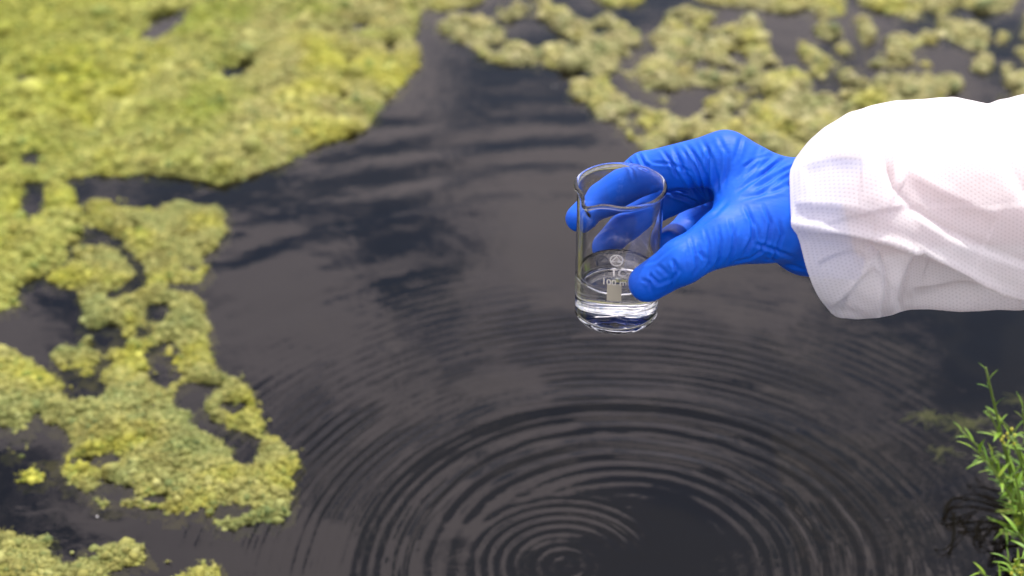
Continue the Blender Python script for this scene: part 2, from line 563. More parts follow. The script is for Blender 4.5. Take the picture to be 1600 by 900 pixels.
    add_attr(me, 'tint', np.repeat(rng.uniform(0.3, 1.0, M), 5))
    obj('filaments', me, mat, item, kind='stuff')
    return item


OUT_A = [(-160, -90), (840, -90), (830, -60), (770, -30), (762, 2), (720, 12), (660, 22), (654, 60), (661, 98), (642, 124), (604, 158), (586, 194), (540, 214), (480, 236), (432, 262),
         (382, 281), (330, 291), (285, 279), (232, 274), (190, 280), (150, 277), (112, 283), (122, 305), (128, 318), (140, 330), (165, 345), (128, 372), (130, 381), (112, 384), (105, 400),
         (100, 420), (75, 428), (50, 440), (35, 452), (26, 472), (20, 484), (-10, 490), (-140, 500)]
HOL_A = [[(240, 28), (268, 22), (290, 14), (285, 36), (262, 52), (240, 66), (222, 68), (232, 48)],
         [(46, 290), (66, 292), (64, 330), (52, 342), (36, 336), (44, 312)],
         [(36, 240), (58, 244), (54, 258), (40, 254)],
         [(30, 118), (56, 120), (50, 128), (32, 126)], [(556, 32), (578, 36), (570, 48), (560, 42)], [(536, 92), (556, 86), (552, 98), (540, 106)]]
OUT_B = [(128, 322), (150, 312), (172, 318), (196, 324), (232, 328), (276, 314), (318, 317), (344, 322), (358, 338), (360, 356), (348, 374), (332, 394), (322, 404), (330, 420), (326, 440),
         (318, 452), (322, 476), (326, 500), (330, 528), (336, 560), (346, 580), (372, 590), (395, 606), (400, 622), (408, 650), (414, 676), (446, 690), (468, 706), (476, 728), (466, 748),
         (456, 775), (452, 802), (430, 816), (398, 820), (366, 830), (344, 828), (330, 812), (316, 796), (296, 800), (256, 809), (250, 798), (180, 795), (146, 792), (120, 778), (104, 762),
         (92, 746), (76, 742), (78, 728), (52, 714), (72, 712), (96, 708), (102, 690), (92, 676), (70, 660), (58, 648), (48, 664), (44, 674), (20, 676), (4, 668), (-30, 672), (-60, 600),
         (-60, 548), (0, 546), (30, 544), (44, 556), (64, 572), (88, 592), (112, 600), (128, 596), (118, 580), (84, 572), (82, 556), (96, 540), (118, 546), (130, 530), (164, 526), (186, 528),
         (184, 510), (156, 514), (128, 512), (124, 488), (118, 464), (124, 456), (96, 448), (70, 436), (80, 420), (100, 412), (112, 402), (118, 384), (150, 388), (172, 376), (152, 362), (134, 352)]
HOL_B = [[(132, 371), (160, 367), (180, 374), (196, 385), (208, 403), (222, 420), (232, 436), (226, 454), (196, 460), (176, 470), (170, 464), (186, 448), (210, 428), (206, 412), (184, 392), (160, 383), (140, 386)],
         [(262, 440), (280, 444), (304, 448), (296, 456), (268, 452)],
         [(232, 478), (262, 476), (258, 484), (248, 502), (234, 500)],
         [(234, 552), (262, 562), (286, 586), (274, 596), (262, 608), (240, 600), (230, 592), (238, 570)],
         [(314, 612), (318, 626), (306, 634), (318, 652), (330, 660), (350, 668), (388, 674), (406, 690), (404, 712), (388, 728), (374, 722), (360, 694), (332, 678), (308, 660), (294, 632)],
         [(352, 632), (378, 630), (390, 636), (372, 645), (354, 642)],
         [(162, 752), (174, 756), (196, 768), (206, 776), (176, 780), (154, 772)],
         [(234, 780), (250, 778), (250, 784), (236, 786)],
         [(338, 796), (360, 794), (388, 792), (372, 806), (340, 814), (332, 806)]]
algae_mat(OUT_A, HOL_A, ALG_A, 'broad yellow-green algae mat filling the far left corner of the pond', 0.0032, 0.011, 100, 72000, 0.0025)
algae_mat(OUT_B, HOL_B, ALG_B, 'lumpy green algae mat pierced by dark water holes along the left edge', 0.0023, 0.009, 200, 165000, 0.0017, 0.006, 0.008, 0.50)
algae_mat([(-60, 822), (0, 824), (20, 828), (40, 836), (62, 836), (76, 830), (90, 836), (88, 846), (80, 856), (96, 868), (106, 876), (118, 868), (124, 848), (150, 846), (176, 842), (196, 848),
           (226, 850), (234, 866), (244, 878), (222, 884), (196, 888), (180, 896), (178, 930), (100, 960), (-60, 960)], [], ALG_B,
          'small algae mat with a notched edge in the lower left corner', 0.0023, 0.008, 300, 165000, 0.0017, 0.004)
algae_mat([(252, 906), (276, 894), (300, 884), (316, 874), (338, 880), (350, 888), (356, 910), (340, 940), (280, 940)], [], ALG_B,
          'rounded tip of an algae clump cut by the bottom edge of the picture', 0.0023, 0.008, 310, 165000, 0.0017, 0.004)
algae_mat([(26, 738), (44, 730), (66, 734), (78, 744), (70, 752), (48, 754), (30, 752)], [], ALG_B,
          'small oval algae islet just below the left mat\'s ragged tongue', 0.0023, 0.006, 320, 100000, 0.0022, 0.002, 0.003)
algae_mat([(0, 704), (14, 698), (28, 702), (26, 710), (8, 712)], [], ALG_B,
          'tiny algae fleck in the dark channel at the left edge', 0.0023, 0.004, 330, 100000, 0.002, 0.001, 0.0025)
# the lacework of pale algae across the far right
OUT_C = [(682, 30), (700, 22), (736, 24), (764, 24), (786, 10), (804, -4), (830, -40), (862, -30), (858, 4), (870, 12), (890, 20), (908, 34), (922, 40), (930, 28), (948, 20), (968, 26), (976, 38),
         (992, 50), (1002, 66), (998, 76), (1010, 74), (1012, 56), (1026, 46), (1034, 30), (1048, 18), (1066, 12), (1090, 14), (1106, 22), (1124, 24), (1116, 34), (1106, 38), (1118, 46), (1136, 44),
         (1150, 44), (1156, 32), (1170, 24), (1186, 26), (1192, 40), (1198, 60), (1204, 78), (1212, 90), (1226, 96), (1222, 104), (1194, 106), (1186, 112), (1198, 122), (1208, 118), (1226, 110),
         (1246, 108), (1262, 120), (1272, 134), (1292, 138), (1288, 124), (1266, 110), (1252, 96), (1246, 78), (1240, 66), (1252, 62), (1266, 72), (1282, 84), (1302, 92), (1322, 100), (1346, 100),
         (1360, 88), (1376, 80), (1390, 88), (1384, 70), (1386, 58), (1402, 56), (1424, 60), (1442, 52), (1460, 50), (1474, 56), (1462, 72), (1444, 76), (1430, 74), (1426, 90), (1434, 98), (1452, 98),
         (1464, 106), (1460, 118), (1482, 118), (1504, 124), (1512, 138), (1480, 150), (1420, 260), (1200, 300), (1010, 240), (990, 222), (968, 206), (944, 196), (930, 184), (918, 168), (906, 158), (892, 150), (888, 136),
         (890, 124), (884, 110), (868, 106), (840, 103), (790, 101), (760, 97), (742, 88), (734, 72), (720, 64), (700, 62), (686, 52)]
HOL_C = [[(786, 52), (800, 34), (816, 26), (838, 28), (852, 40), (868, 54), (886, 64), (910, 72), (918, 78), (890, 74), (868, 70), (846, 68), (820, 72), (796, 62)],
         [(924, 52), (936, 46), (956, 48), (962, 54), (940, 58), (926, 58)],
         [(986, 84), (1002, 74), (1016, 74), (1026, 80), (1016, 92), (998, 94)],
         [(952, 118), (968, 112), (982, 122), (992, 134), (1010, 142), (1030, 146), (1052, 140), (1078, 132), (1100, 134), (1124, 142), (1122, 150), (1098, 158), (1098, 176), (1080, 184), (1062, 182), (1024, 174), (990, 164), (976, 148), (956, 136)],
         [(1132, 86), (1150, 82), (1170, 94), (1178, 106), (1158, 106), (1140, 98)], [(1050, 96), (1068, 94), (1076, 102), (1058, 106)],
         [(1142, 184), (1160, 182), (1180, 190), (1162, 196), (1146, 194)], [(1306, 154), (1326, 152), (1330, 164), (1312, 164)], [(1322, 116), (1350, 108), (1372, 104), (1384, 124), (1360, 132), (1338, 128)],
         [(760, 70), (774, 74), (776, 82), (764, 80)], [(1094, 182), (1112, 184), (1118, 196), (1104, 194)], [(1268, 126), (1286, 128), (1300, 138), (1280, 140)]]
algae_mat(OUT_C, HOL_C, ALG_C, 'lacy pale olive algae mat behind the gloved hand, full of water holes', 0.0032, 0.010, 400, 66000, 0.0026, 0.006, 0.007, 0.37, 40)
far = [([(1024, 158), (1034, 150), (1050, 148), (1048, 158), (1030, 166)], 'small algae scrap in the water gap left above the glove'),
       ([(1304, 70), (1318, 62), (1332, 76), (1328, 86), (1312, 88), (1302, 80)], 'small round yellowish algae tuft in the far right lacework'),
       ([(1262, 44), (1290, 40), (1316, 46), (1320, 54), (1298, 62), (1276, 58)], 'thin brownish algae patch left of the far vertical tuft'),
       ([(1326, 28), (1344, 26), (1360, 32), (1372, 46), (1366, 66), (1350, 76), (1340, 64), (1336, 44)], 'upright oblong algae tuft right of the thin brownish patch'),
       ([(930, -40), (1020, -40), (1004, 2), (996, 10), (960, 12), (938, 8), (920, -10)], 'algae fringe touching the top edge above the ring-shaped mat'),
       ([(1082, -40), (1330, -40), (1322, 8), (1316, 26), (1290, 34), (1270, 28), (1262, 16), (1230, 22), (1200, 20), (1180, 14), (1140, 10), (1104, 8), (1086, 0)], 'long algae band along the top edge right of centre'),
       ([(1340, -40), (1620, -40), (1592, -4), (1574, 18), (1552, 22), (1520, 18), (1502, 10), (1486, 22), (1478, 30), (1500, 34), (1530, 38), (1546, 44), (1552, 62), (1546, 76), (1516, 80), (1502, 72), (1482, 62), (1466, 42), (1462, 24), (1444, 18), (1446, 26), (1432, 34), (1412, 32), (1392, 24), (1366, 16), (1342, 8)],
        'branching algae patch at the top edge in the far right'),
       ([(1520, 96), (1532, 88), (1552, 92), (1556, 106), (1544, 114), (1524, 110)], 'rounded algae islet alone in the far right water'),
       ([(1562, 100), (1578, 98), (1588, 116), (1620, 122), (1640, 150), (1600, 152), (1566, 156), (1558, 146), (1572, 136), (1566, 118)], 'hooked algae piece above the sleeve at the right edge'),
       ([(1584, 78), (1600, 72), (1650, 60), (1650, 110), (1600, 100)], 'algae scrap cut by the right edge of the picture'),
       ([(1552, 58), (1570, 44), (1580, 60), (1574, 68), (1556, 70)], 'small brownish algae scrap right of the branching patch'),
       ([(1600, 20), (1680, 10), (1680, 50), (1610, 66), (1590, 60)], 'algae piece at the upper right edge of the picture')]
for k, (pl, lb) in enumerate(far):
    algae_mat(pl, [], ALG_C, lb, 0.003, 0.008, 500 + 7 * k, 58000, 0.0028, 0.004, 0.006)

# ------------------------------------------------------------------ glass beaker
BX, BY = 0.0593, 0.8504
BASE_Z = at_y(966, 489, BY)[2]
BH, BR, BT = 0.0838, 0.0237, 0.0013
SPOUT = math.radians(226)
glass, t, b = principled('beaker_glass', (1, 1, 1), 0.0, Transmission_Weight=1.0, IOR=1.47)
liq, t, b = principled('clear_water', (0.985, 0.995, 0.98), 0.0, Transmission_Weight=1.0, IOR=1.333)
prnt, t, b = principled('white_enamel_print', (0.62, 0.61, 0.58), 0.6)
ptch, t, b = principled('matt_marking_enamel', (0.40, 0.38, 0.29), 0.7)
prof = []
for a in np.linspace(-90, 0, 7):
    prof.append((BR - 0.0031 + 0.0031 * math.cos(math.radians(a)), 0.0031 + 0.0031 * math.sin(math.radians(a))))
prof = [(0.0, 0.0019), (0.004, 0.0018), (0.008, 0.0014), (0.012, 0.0009), (0.015, 0.0004), (0.0175, 0.0001)] + prof
for z in np.linspace(0.008, BH - 0.008, 26): prof.append((BR, z))
for z in np.linspace(BH - 0.007, BH - 0.0012, 8):
    f = (z - (BH - 0.008)) / 0.007
    prof.append((BR + 0.0012 * f * f, z))
for a in np.linspace(-20, 200, 9):
    prof.append((BR + 0.0006 + 0.0013 * math.cos(math.radians(a)), BH - 0.0006 + 0.0013 * math.sin(math.radians(a))))
for z in np.linspace(BH - 0.002, BH - 0.008, 6):
    f = (z - (BH - 0.008)) / 0.007
    prof.append((BR - BT + 0.0010 * f * f, z))
for z in np.linspace(BH - 0.010, 0.007, 26): prof.append((BR - BT, z))
for a in np.linspace(0, -90, 6)[1:]:
    prof.append((BR - BT - 0.0045 + 0.0045 * math.cos(math.radians(a)), 0.0066 + 0.0045 * math.sin(math.radians(a))))
prof += [(0.014, 0.0024), (0.010, 0.0029), (0.005, 0.0034), (0.0, 0.0036)]
prof = np.array(prof)
NS = 128
th = np.arange(NS) * 2 * math.pi / NS


def spout_push(tt, z):
    d = (tt - SPOUT + math.pi) % (2 * math.pi) - math.pi
    f = smoothstep(BH - 0.017, BH, z) ** 1.5
    return f * (0.0046 * np.exp(-(d / 0.17) ** 2) - 0.0009 * np.exp(-((np.abs(d) - 0.48) / 0.18) ** 2)), f * -0.0016 * np.exp(-(d / 0.2) ** 2)


TT, RRp = np.meshgrid(th, prof[:, 0], indexing='xy')
_, ZZp = np.meshgrid(th, prof[:, 1], indexing='xy')
dr, dz = spout_push(TT, ZZp)
bx_, by_ = RRp * np.cos(TT), RRp * np.sin(TT)
dz = dz + np.where((ZZp < 0.004) & (RRp < 0.0170), 0.0005 * fbm(bx_ * 160, by_ * 160, 88, 2), 0)
RRp = RRp + np.where(RRp > 0.01, dr, 0); ZZp = ZZp + dz
V = np.stack([RRp * np.cos(TT), RRp * np.sin(TT), ZZp], -1).reshape(-1, 3)
i, j = np.meshgrid(np.arange(1, len(prof) - 2), np.arange(NS), indexing='ij'); j2 = (j + 1) % NS
Q = np.stack([i * NS + j, i * NS + j2, (i + 1) * NS + j2, (i + 1) * NS + j], -1).reshape(-1, 4)
k = np.arange(NS)
T = np.concatenate([np.stack([np.zeros(NS, int), NS + (k + 1) % NS, NS + k], -1),
                    np.stack([np.full(NS, (len(prof) - 1) * NS), (len(prof) - 2) * NS + k, (len(prof) - 2) * NS + (k + 1) % NS], -1)])
beaker = obj('beaker', None, label='clear glass laboratory beaker with pouring lip held by the blue glove', category='beaker')
beaker.location = (BX, BY, BASE_Z)
obj('glass_body', mesh_np('glass_body', V, Q, T), glass, beaker)

# water sample inside
LEV = 0.0282
lp = [(0.0, 0.0033), (0.005, 0.0031), (0.010, 0.0026), (0.014, 0.0021)]
for a in np.linspace(-90, 0, 6):
    lp.append((BR - BT - 0.0043 + 0.0045 * math.cos(math.radians(a)), 0.0065 + 0.0045 * math.sin(math.radians(a))))
lp += [(BR - BT + 0.0002, z) for z in np.linspace(0.008, LEV + 0.0011, 8)]
lp += [(BR - BT - 0.0003, LEV + 0.0007), (BR - BT - 0.0012, LEV + 0.0002), (BR - BT - 0.003, LEV), (0.010, LEV), (0.0, LEV)]
lp = np.array(lp)
TT, RRp = np.meshgrid(th, lp[:, 0], indexing='xy'); _, ZZp = np.meshgrid(th, lp[:, 1], indexing='xy')
V = np.stack([RRp * np.cos(TT), RRp * np.sin(TT), ZZp], -1).reshape(-1, 3)
i, j = np.meshgrid(np.arange(1, len(lp) - 2), np.arange(NS), indexing='ij'); j2 = (j + 1) % NS
Q = np.stack([i * NS + j, i * NS + j2, (i + 1) * NS + j2, (i + 1) * NS + j], -1).reshape(-1, 4)
T = np.concatenate([np.stack([np.zeros(NS, int), NS + (k + 1) % NS, NS + k], -1),
                    np.stack([np.full(NS, (len(lp) - 1) * NS), (len(lp) - 2) * NS + k, (len(lp) - 2) * NS + (k + 1) % NS], -1)])
w = obj('water_sample', mesh_np('water_sample', V, Q, T), liq, label='shallow clear water sample in the bottom of the glass beaker', category='water')
w.location = (BX, BY, BASE_Z)


# printing on the glass
def wrap(V2, px, py):
    """flat print (metres, x right / y up) laid on the wall centred under picture point"""
    x0 = at_depth(px, py, np.array(0.985))[0] - BX
    a0 = math.asin(max(-1, min(1, x0 / BR)))
    yf = BY - math.sqrt(BR ** 2 - x0 ** 2)
    z0 = at_y(px, py, yf)[2] - BASE_Z
    a = a0 + V2[:, 0] / BR
    r = BR + 0.00012 + V2[:, 2] if V2.shape[1] > 2 else BR + 0.00012
    return np.stack([r * np.sin(a), -r * np.cos(a), z0 + V2[:, 1]], -1)


def strip(points, wdt, closed):
    P = np.asarray(points, float); n = len(P)
    Tn = (np.roll(P, -1, 0) - np.roll(P, 1, 0)) if closed else np.gradient(P, axis=0)
    Tn /= np.linalg.norm(Tn, axis=1)[:, None]
    N = np.stack([-Tn[:, 1], Tn[:, 0]], -1) * wdt / 2
    V = np.vstack([P - N, P + N]); m = n if closed else n - 1
    Q = [(i, (i + 1) % n, n + (i + 1) % n, n + i) for i in range(m)]
    return V, np.array(Q)


def text_mesh(body, size, px, py, name):
    cu = bpy.data.curves.new(name, 'FONT'); cu.body = body; cu.size = size; cu.align_x = 'LEFT'; cu.resolution_u = 3
    cu.offset = size * 0.012
    ob = bpy.data.objects.new('tmp_text', cu); col.objects.link(ob)
    dg = bpy.context.evaluated_depsgraph_get(); dg.update()
    me = bpy.data.meshes.new_from_object(ob.evaluated_get(dg))
    bpy.data.objects.remove(ob)
    me.name = name; me.materials.clear()
    n = len(me.vertices); c = np.zeros(n * 3, np.float32); me.vertices.foreach_get('co', c); c = c.reshape(-1, 3)
    me.vertices.foreach_set('co', wrap(c[:, :2].astype(float), px, py).astype(np.float32).ravel()); me.update()
    o = obj(name, me, prnt, beaker); return o


text_mesh('TC-', 0.0066, 953, 431, 'printed_letters')
text_mesh('100 ml', 0.0056, 940, 443, 'printed_volume')
circ = [(0.0034 * math.cos(a), 0.0034 * math.sin(a)) for a in np.linspace(0, 2 * math.pi, 33)[:-1]]
V1, Q1 = strip(circ, 0.0006, True)
tri = [(0.0026 * math.cos(a), 0.0026 * math.sin(a)) for a in np.radians([100, 140, 180, 220, 260, 300, 340])]
V2, Q2 = strip([(-0.0030, -0.001), (0.0, 0.0026), (0.0016, -0.0004), (0.0030, -0.0008)], 0.0006, False)
V3, Q3 = strip([(-0.0029, -0.0009), (0.0029, -0.0009)], 0.0006, False)
for nm, VV, QQ in (('printed_emblem_ring', V1, Q1), ('printed_emblem_peak', V2, Q2), ('printed_emblem_bar', V3, Q3)):
    off = 0.00003 if 'peak' in nm else 0.0 if 'ring' in nm else 0.00005
    obj(nm, mesh_np(nm, wrap(np.column_stack([VV, np.full(len(VV), off)]), 962, 407), QQ), prnt, beaker)
gx, gy = np.meshgrid(np.linspace(-0.0040, 0.0040, 9), np.linspace(-0.0056, 0.0056, 5), indexing='ij')
i, j = np.meshgrid(np.arange(8), np.arange(4), indexing='ij')
Q = np.stack([i * 5 + j, (i + 1) * 5 + j, (i + 1) * 5 + j + 1, i * 5 + j + 1], -1).reshape(-1, 4)
obj('marking_patch', mesh_np('marking_patch', wrap(np.stack([gx.ravel(), gy.ravel()], -1), 960, 457), Q), ptch, beaker)

# ------------------------------------------------------------------ the person's arm: glove, forearm, sleeve
def G(px, py, dy):
    return at_y(px, py, BY + dy)


def round_cone(P, a, b, ra, rb):
    ba = b - a
    l2 = ba @ ba
    t = np.clip(((P - a) @ ba) / l2, 0, 1)
    q = P - a - t[..., None] * ba
    return np.sqrt((q * q).sum(-1)) - (ra + (rb - ra) * t)


def smin(a, b, k):
    h = np.clip(0.5 + 0.5 * (b - a) / k, 0, 1)
    return b + (a - b) * h - k * h * (1 - h)


def surface_nets(F, org, h):
    s = F < 0
    nx, ny, nz = F.shape
    c = np.zeros((nx - 1, ny - 1, nz - 1), np.int8)
    for di in (0, 1):
        for dj in (0, 1):
            for dk in (0, 1):
                c += s[di:nx - 1 + di, dj:ny - 1 + dj, dk:nz - 1 + dk]
    act = (c > 0) & (c < 8)
    I = np.stack(np.where(act), -1)
    vid = np.full(act.shape, -1, np.int64); vid[act] = np.arange(len(I))
    acc = np.zeros((len(I), 3)); cnt = np.zeros(len(I))
    corners = [(a, b, d) for a in (0, 1) for b in (0, 1) for d in (0, 1)]
    for p in range(8):
        for ax in range(3):
            if corners[p][ax] == 0:
                q = list(corners[p]); q[ax] = 1
                A = F[I[:, 0] + corners[p][0], I[:, 1] + corners[p][1], I[:, 2] + corners[p][2]]
                B = F[I[:, 0] + q[0], I[:, 1] + q[1], I[:, 2] + q[2]]
                x = (A < 0) != (B < 0)
                tt = np.where(x, A / np.where(x, A - B, 1), 0)
                pt = np.array(corners[p], float) + 0 * acc
                pt[:, ax] += tt
                acc += pt * x[:, None]; cnt += x
    V = org + (I + acc / cnt[:, None]) * h
    quads = []
    for ax in range(3):
        a1, a2 = [(1, 2), (2, 0), (0, 1)][ax]
        sl0 = [slice(None)] * 3; sl1 = [slice(None)] * 3
        sl0[ax] = slice(0, -1); sl1[ax] = slice(1, None)
        A = s[tuple(sl0)]; B = s[tuple(sl1)]
        E = np.stack(np.where(A != B), -1)
        inside = A[E[:, 0], E[:, 1], E[:, 2]]
        ok = (E[:, a1] > 0) & (E[:, a2] > 0) & (E[:, a1] < F.shape[a1] - 1) & (E[:, a2] < F.shape[a2] - 1)
        E = E[ok]; inside = inside[ok]

        def cell(o1, o2):
            C = E.copy(); C[:, a1] -= o1; C[:, a2] -= o2
            return vid[C[:, 0], C[:, 1], C[:, 2]]
        q = np.stack([cell(1, 1), cell(0, 1), cell(0, 0), cell(1, 0)], -1)
        q[~inside] = q[~inside][:, ::-1]
        quads.append(q)
    return V, np.vstack(quads)


person = obj('person', None, label='outstretched arm in white coverall sleeve and blue glove holding a beaker', category='person')

J = dict(
    wr0=G(1262, 340, 0.018), wr1=G(1380, 345, 0.022),
    t_cmc=G(1205, 345, 0.000), t_mcp=G(1128, 372, -0.020), t_ip=G(1066, 408, -0.031), t_tip=G(1012, 442, -0.0305),
    i_mcp=G(1132, 247, 0.024), i_pip=G(1008, 270, 0.036), i_dip=G(938, 312, 0.036), i_tip=G(905, 341, 0.026),
    m_mcp=G(1152, 262, 0.042), m_pip=G(1046, 305, 0.050), m_dip=G(984, 346, 0.042), m_tip=G(943, 384, 0.032),
    r_mcp=G(1168, 288, 0.056), r_pip=G(1082, 352, 0.064), r_dip=G(1052, 376, 0.048), r_tip=G(1046, 380, 0.034),
    p_mcp=G(1185, 318, 0.062), p_pip=G(1118, 378, 0.066), p_dip=G(1092, 392, 0.054), p_tip=G(1080, 388, 0.042))
mm = 0.001
chains = [('i_mcp', 'i_pip', 14.6, 11.8), ('i_pip', 'i_dip', 11.6, 9.8), ('i_dip', 'i_tip', 9.0, 7.9),
          ('m_mcp', 'm_pip', 13.4, 11.4), ('m_pip', 'm_dip', 11.2, 9.8), ('m_dip', 'm_tip', 9.2, 8.2),
          ('r_mcp', 'r_pip', 11.6, 10.0), ('r_pip', 'r_dip', 9.8, 8.8), ('r_dip', 'r_tip', 8.8, 7.8),
          ('p_mcp', 'p_pip', 10.6, 9.0), ('p_pip', 'p_dip', 8.8, 8.0), ('p_dip', 'p_tip', 7.8, 7.0)]
h = 0.00082
pts = np.array(list(J.values()))
lo = pts.min(0) - 0.034; hi = pts.max(0) + 0.034; hi[0] = G(1350, 345, 0.02)[0]
dims = np.ceil((hi - lo) / h).astype(int)
gx = [lo[a] + np.arange(dims[a]) * h for a in range(3)]
P = np.stack(np.meshgrid(*gx, indexing='ij'), -1).astype(np.float32)


def cone(a, b, ra, rb):
    return round_cone(P, (J[a] if isinstance(a, str) else a).astype(np.float32), (J[b] if isinstance(b, str) else b).astype(np.float32), ra * mm, rb * mm)


# palm: metacarpals and heel blended into one block
F = cone('wr0', 'wr1', 27, 27)
wr_up = G(1258, 290, 0.024); wr_dn = G(1262, 385, 0.010)
F = smin(F, cone(wr_up, G(1380, 300, 0.024), 15.5, 17), 0.012)
F = smin(F, cone(wr_dn, G(1380, 392, 0.018), 16.0, 18), 0.012)
for m_, r0 in (('i_mcp', 13.6), ('m_mcp', 13.2), ('r_mcp', 12.4), ('p_mcp', 11.6)):
    F = smin(F, cone(m_, 'wr0', r0, 20), 0.010)
F = smin(F, cone('wr0', 't_cmc', 22, 19), 0.012)
F = smin(F, cone('t_cmc', 't_mcp', 18.5, 13.4), 0.012)
# web between thumb and index
F = smin(F, cone(0.5 * (J['t_cmc'] + J['t_mcp']), 0.6 * J['i_mcp'] + 0.4 * J['wr0'], 13, 12), 0.016)
F = smin(F, cone(0.25 * J['t_cmc'] + 0.75 * J['t_mcp'], 0.85 * J['i_mcp'] + 0.15 * J['wr0'], 7.5, 9.5), 0.014)
F = smin(F, cone('p_mcp', 't_cmc', 12, 16), 0.014)
thumb = smin(cone('t_mcp', 't_ip', 13.6, 12.2), cone('t_ip', 't_tip', 12.0, 10.6), 0.004)
F = smin(F, thumb, 0.007)
fing = None
for fn in 'imrp':
    f = None
    for a, b_, ra, rb in chains:
        if a[0] == fn:
            c = cone(a, b_, ra, rb)
            f = c if f is None else smin(f, c, 0.003)
    fing = f if fing is None else smin(fing, f, 0.0022)
F = smin(F, fing, 0.006)
# the fingers press flat against the glass
dc = np.maximum(np.hypot(P[..., 0] - BX, P[..., 1] - BY) - (BR + 0.0003), P[..., 2] - (BASE_Z + BH + 0.001))
kk = 0.0012
F = -smin(-F, dc.astype(np.float32), kk)
# open end lies inside the sleeve
F = np.maximum(F, P[..., 0] - (hi[0] - 3 * h))
V, Q = surface_nets(F.astype(np.float64), lo, h)
del P, F, fing, thumb, dc
me = mesh_np('glove', V, Q)


def smooth_mesh(me, it, lam=0.5):
    n = len(me.vertices)
    co = np.zeros(n * 3, np.float32); me.vertices.foreach_get('co', co); co = co.reshape(-1, 3).astype(float)
    e = np.zeros(len(me.edges) * 2, np.int32); me.edges.foreach_get('vertices', e); e = e.reshape(-1, 2)
    deg = np.bincount(e.ravel(), minlength=n)[:, None]
    for _ in range(it):
        s = np.zeros_like(co)
        for a in range(3):
            s[:, a] = np.bincount(e[:, 0], co[e[:, 1], a], n) + np.bincount(e[:, 1], co[e[:, 0], a], n)
        co += lam * (s / deg - co)
    me.vertices.foreach_set('co', co.astype(np.float32).ravel()); me.update()


smooth_mesh(me, 4)
zz = lambda pts: [(860 + x / 2.5, 180 + y / 2.5) for x, y in pts]
GC = [(zz([(470, 105), (520, 215), (575, 300), (620, 352)]), 3.2, 0.0011), (zz([(520, 98), (585, 190), (625, 280), (640, 340)]), 3.0, 0.0010),
      (zz([(585, 85), (632, 170), (650, 250), (655, 315)]), 3.0, 0.0008), (zz([(650, 75), (690, 150), (690, 220), (672, 290)]), 3.2, 0.0006),
      (zz([(340, 140), (365, 190), (390, 205)]), 2.4, 0.0012), (zz([(430, 130), (480, 195), (500, 250)]), 2.4, 0.0010), (zz([(390, 185), (470, 190), (560, 225)]), 2.2, 0.0007),
      (zz([(545, 135), (585, 245), (615, 330)]), 2.2, 0.0009), (zz([(455, 300), (520, 320), (590, 350)]), 2.6, 0.0010),
      (zz([(1005, 180), (920, 215), (820, 275)]), 2.6, 0.0009), (zz([(990, 205), (900, 255), (800, 320)]), 2.6, 0.0008), (zz([(935, 155), (860, 205), (790, 265)]), 2.2, 0.0007),
      (zz([(1000, 240), (930, 275), (850, 300)]), 2.4, 0.0008), (zz([(880, 150), (810, 170), (740, 210)]), 2.2, 0.0004),
      (zz([(760, 350), (790, 420), (790, 480), (750, 565)]), 3.0, 0.0011), (zz([(700, 400), (715, 470), (712, 530), (690, 590)]), 2.6, 0.0010),
      (zz([(655, 430), (665, 500), (660, 560), (640, 605)]), 2.4, 0.0010), (zz([(600, 440), (620, 510), (620, 580), (600, 615)]), 2.2, 0.0008),
      (zz([(545, 475), (565, 540), (570, 600), (560, 630)]), 2.2, 0.0008), (zz([(830, 345), (860, 420), (850, 490), (800, 560)]), 2.6, 0.0009),
      (zz([(890, 400), (905, 470), (880, 540), (850, 590)]), 2.6, 0.0008), (zz([(345, 585), (410, 570), (470, 520), (520, 490)]), 2.6, 0.0003),
      (zz([(380, 620), (420, 660), (470, 640), (520, 590)]), 2.6, 0.0004), (zz([(350, 640), (390, 655), (400, 710)]), 2.4, 0.0004), (zz([(480, 560), (490, 620), (460, 690)]), 2.0, 0.0007),
      (zz([(790, 500), (860, 520), (960, 560)]), 2.6, 0.0008), (zz([(830, 560), (900, 575), (1000, 605)]), 2.4, 0.0008), (zz([(700, 580), (780, 560), (840, 520)]), 2.2, 0.0006),
      (zz([(440, 300), (500, 290), (545, 300)]), 2.4, 0.0008), (zz([(300, 165), (320, 210), (330, 260)]), 2.4, 0.0006), (zz([(700, 330), (640, 390), (560, 440)]), 3.0, 0.0005)]
for k in range(16):      # fine tension lines fanning out from the web of the thumb
    a = math.radians(random.uniform(-112, -2)); r0 = random.uniform(22, 95); ln = random.uniform(45, 95); bend = random.uniform(-0.12, 0.12)
    c_ = (1112, 322)
    GC.append(([(c_[0] + (r0 + ln * f) * math.cos(a + bend * f), c_[1] + (r0 + ln * f) * math.sin(a + bend * f) * 0.9) for f in (0, 0.33, 0.66, 1)], random.uniform(2.4, 4.0), random.uniform(0.0003, 0.0007)))
for k in range(9):      # cross folds along the thumb
    f = random.random(); cx, cy = 1012 + (1185 - 1012) * f, 442 + (345 - 442) * f
    a = math.radians(random.uniform(40, 100)); ln = random.uniform(8, 20); ox = random.uniform(-6, 26)
    cx += ox * 0.45; cy += ox * 0.85
    GC.append(([(cx - ln * math.cos(a), cy - ln * math.sin(a)), (cx + random.uniform(-3, 3), cy), (cx + ln * math.cos(a), cy + ln * math.sin(a))], random.uniform(2.2, 3.2), random.uniform(0.0004, 0.0008)))
creases(me, GC, 0.05, 1.25)
smooth_mesh(me, 1, 0.4)
gm, t, b = principled('blue_nitrile', (0.0, 0.075, 0.60), 0.54)
b.inputs['Specular IOR Level'].default_value = 0.3
L = t.links.new
g = node(t, 'ShaderNodeNewGeometry')
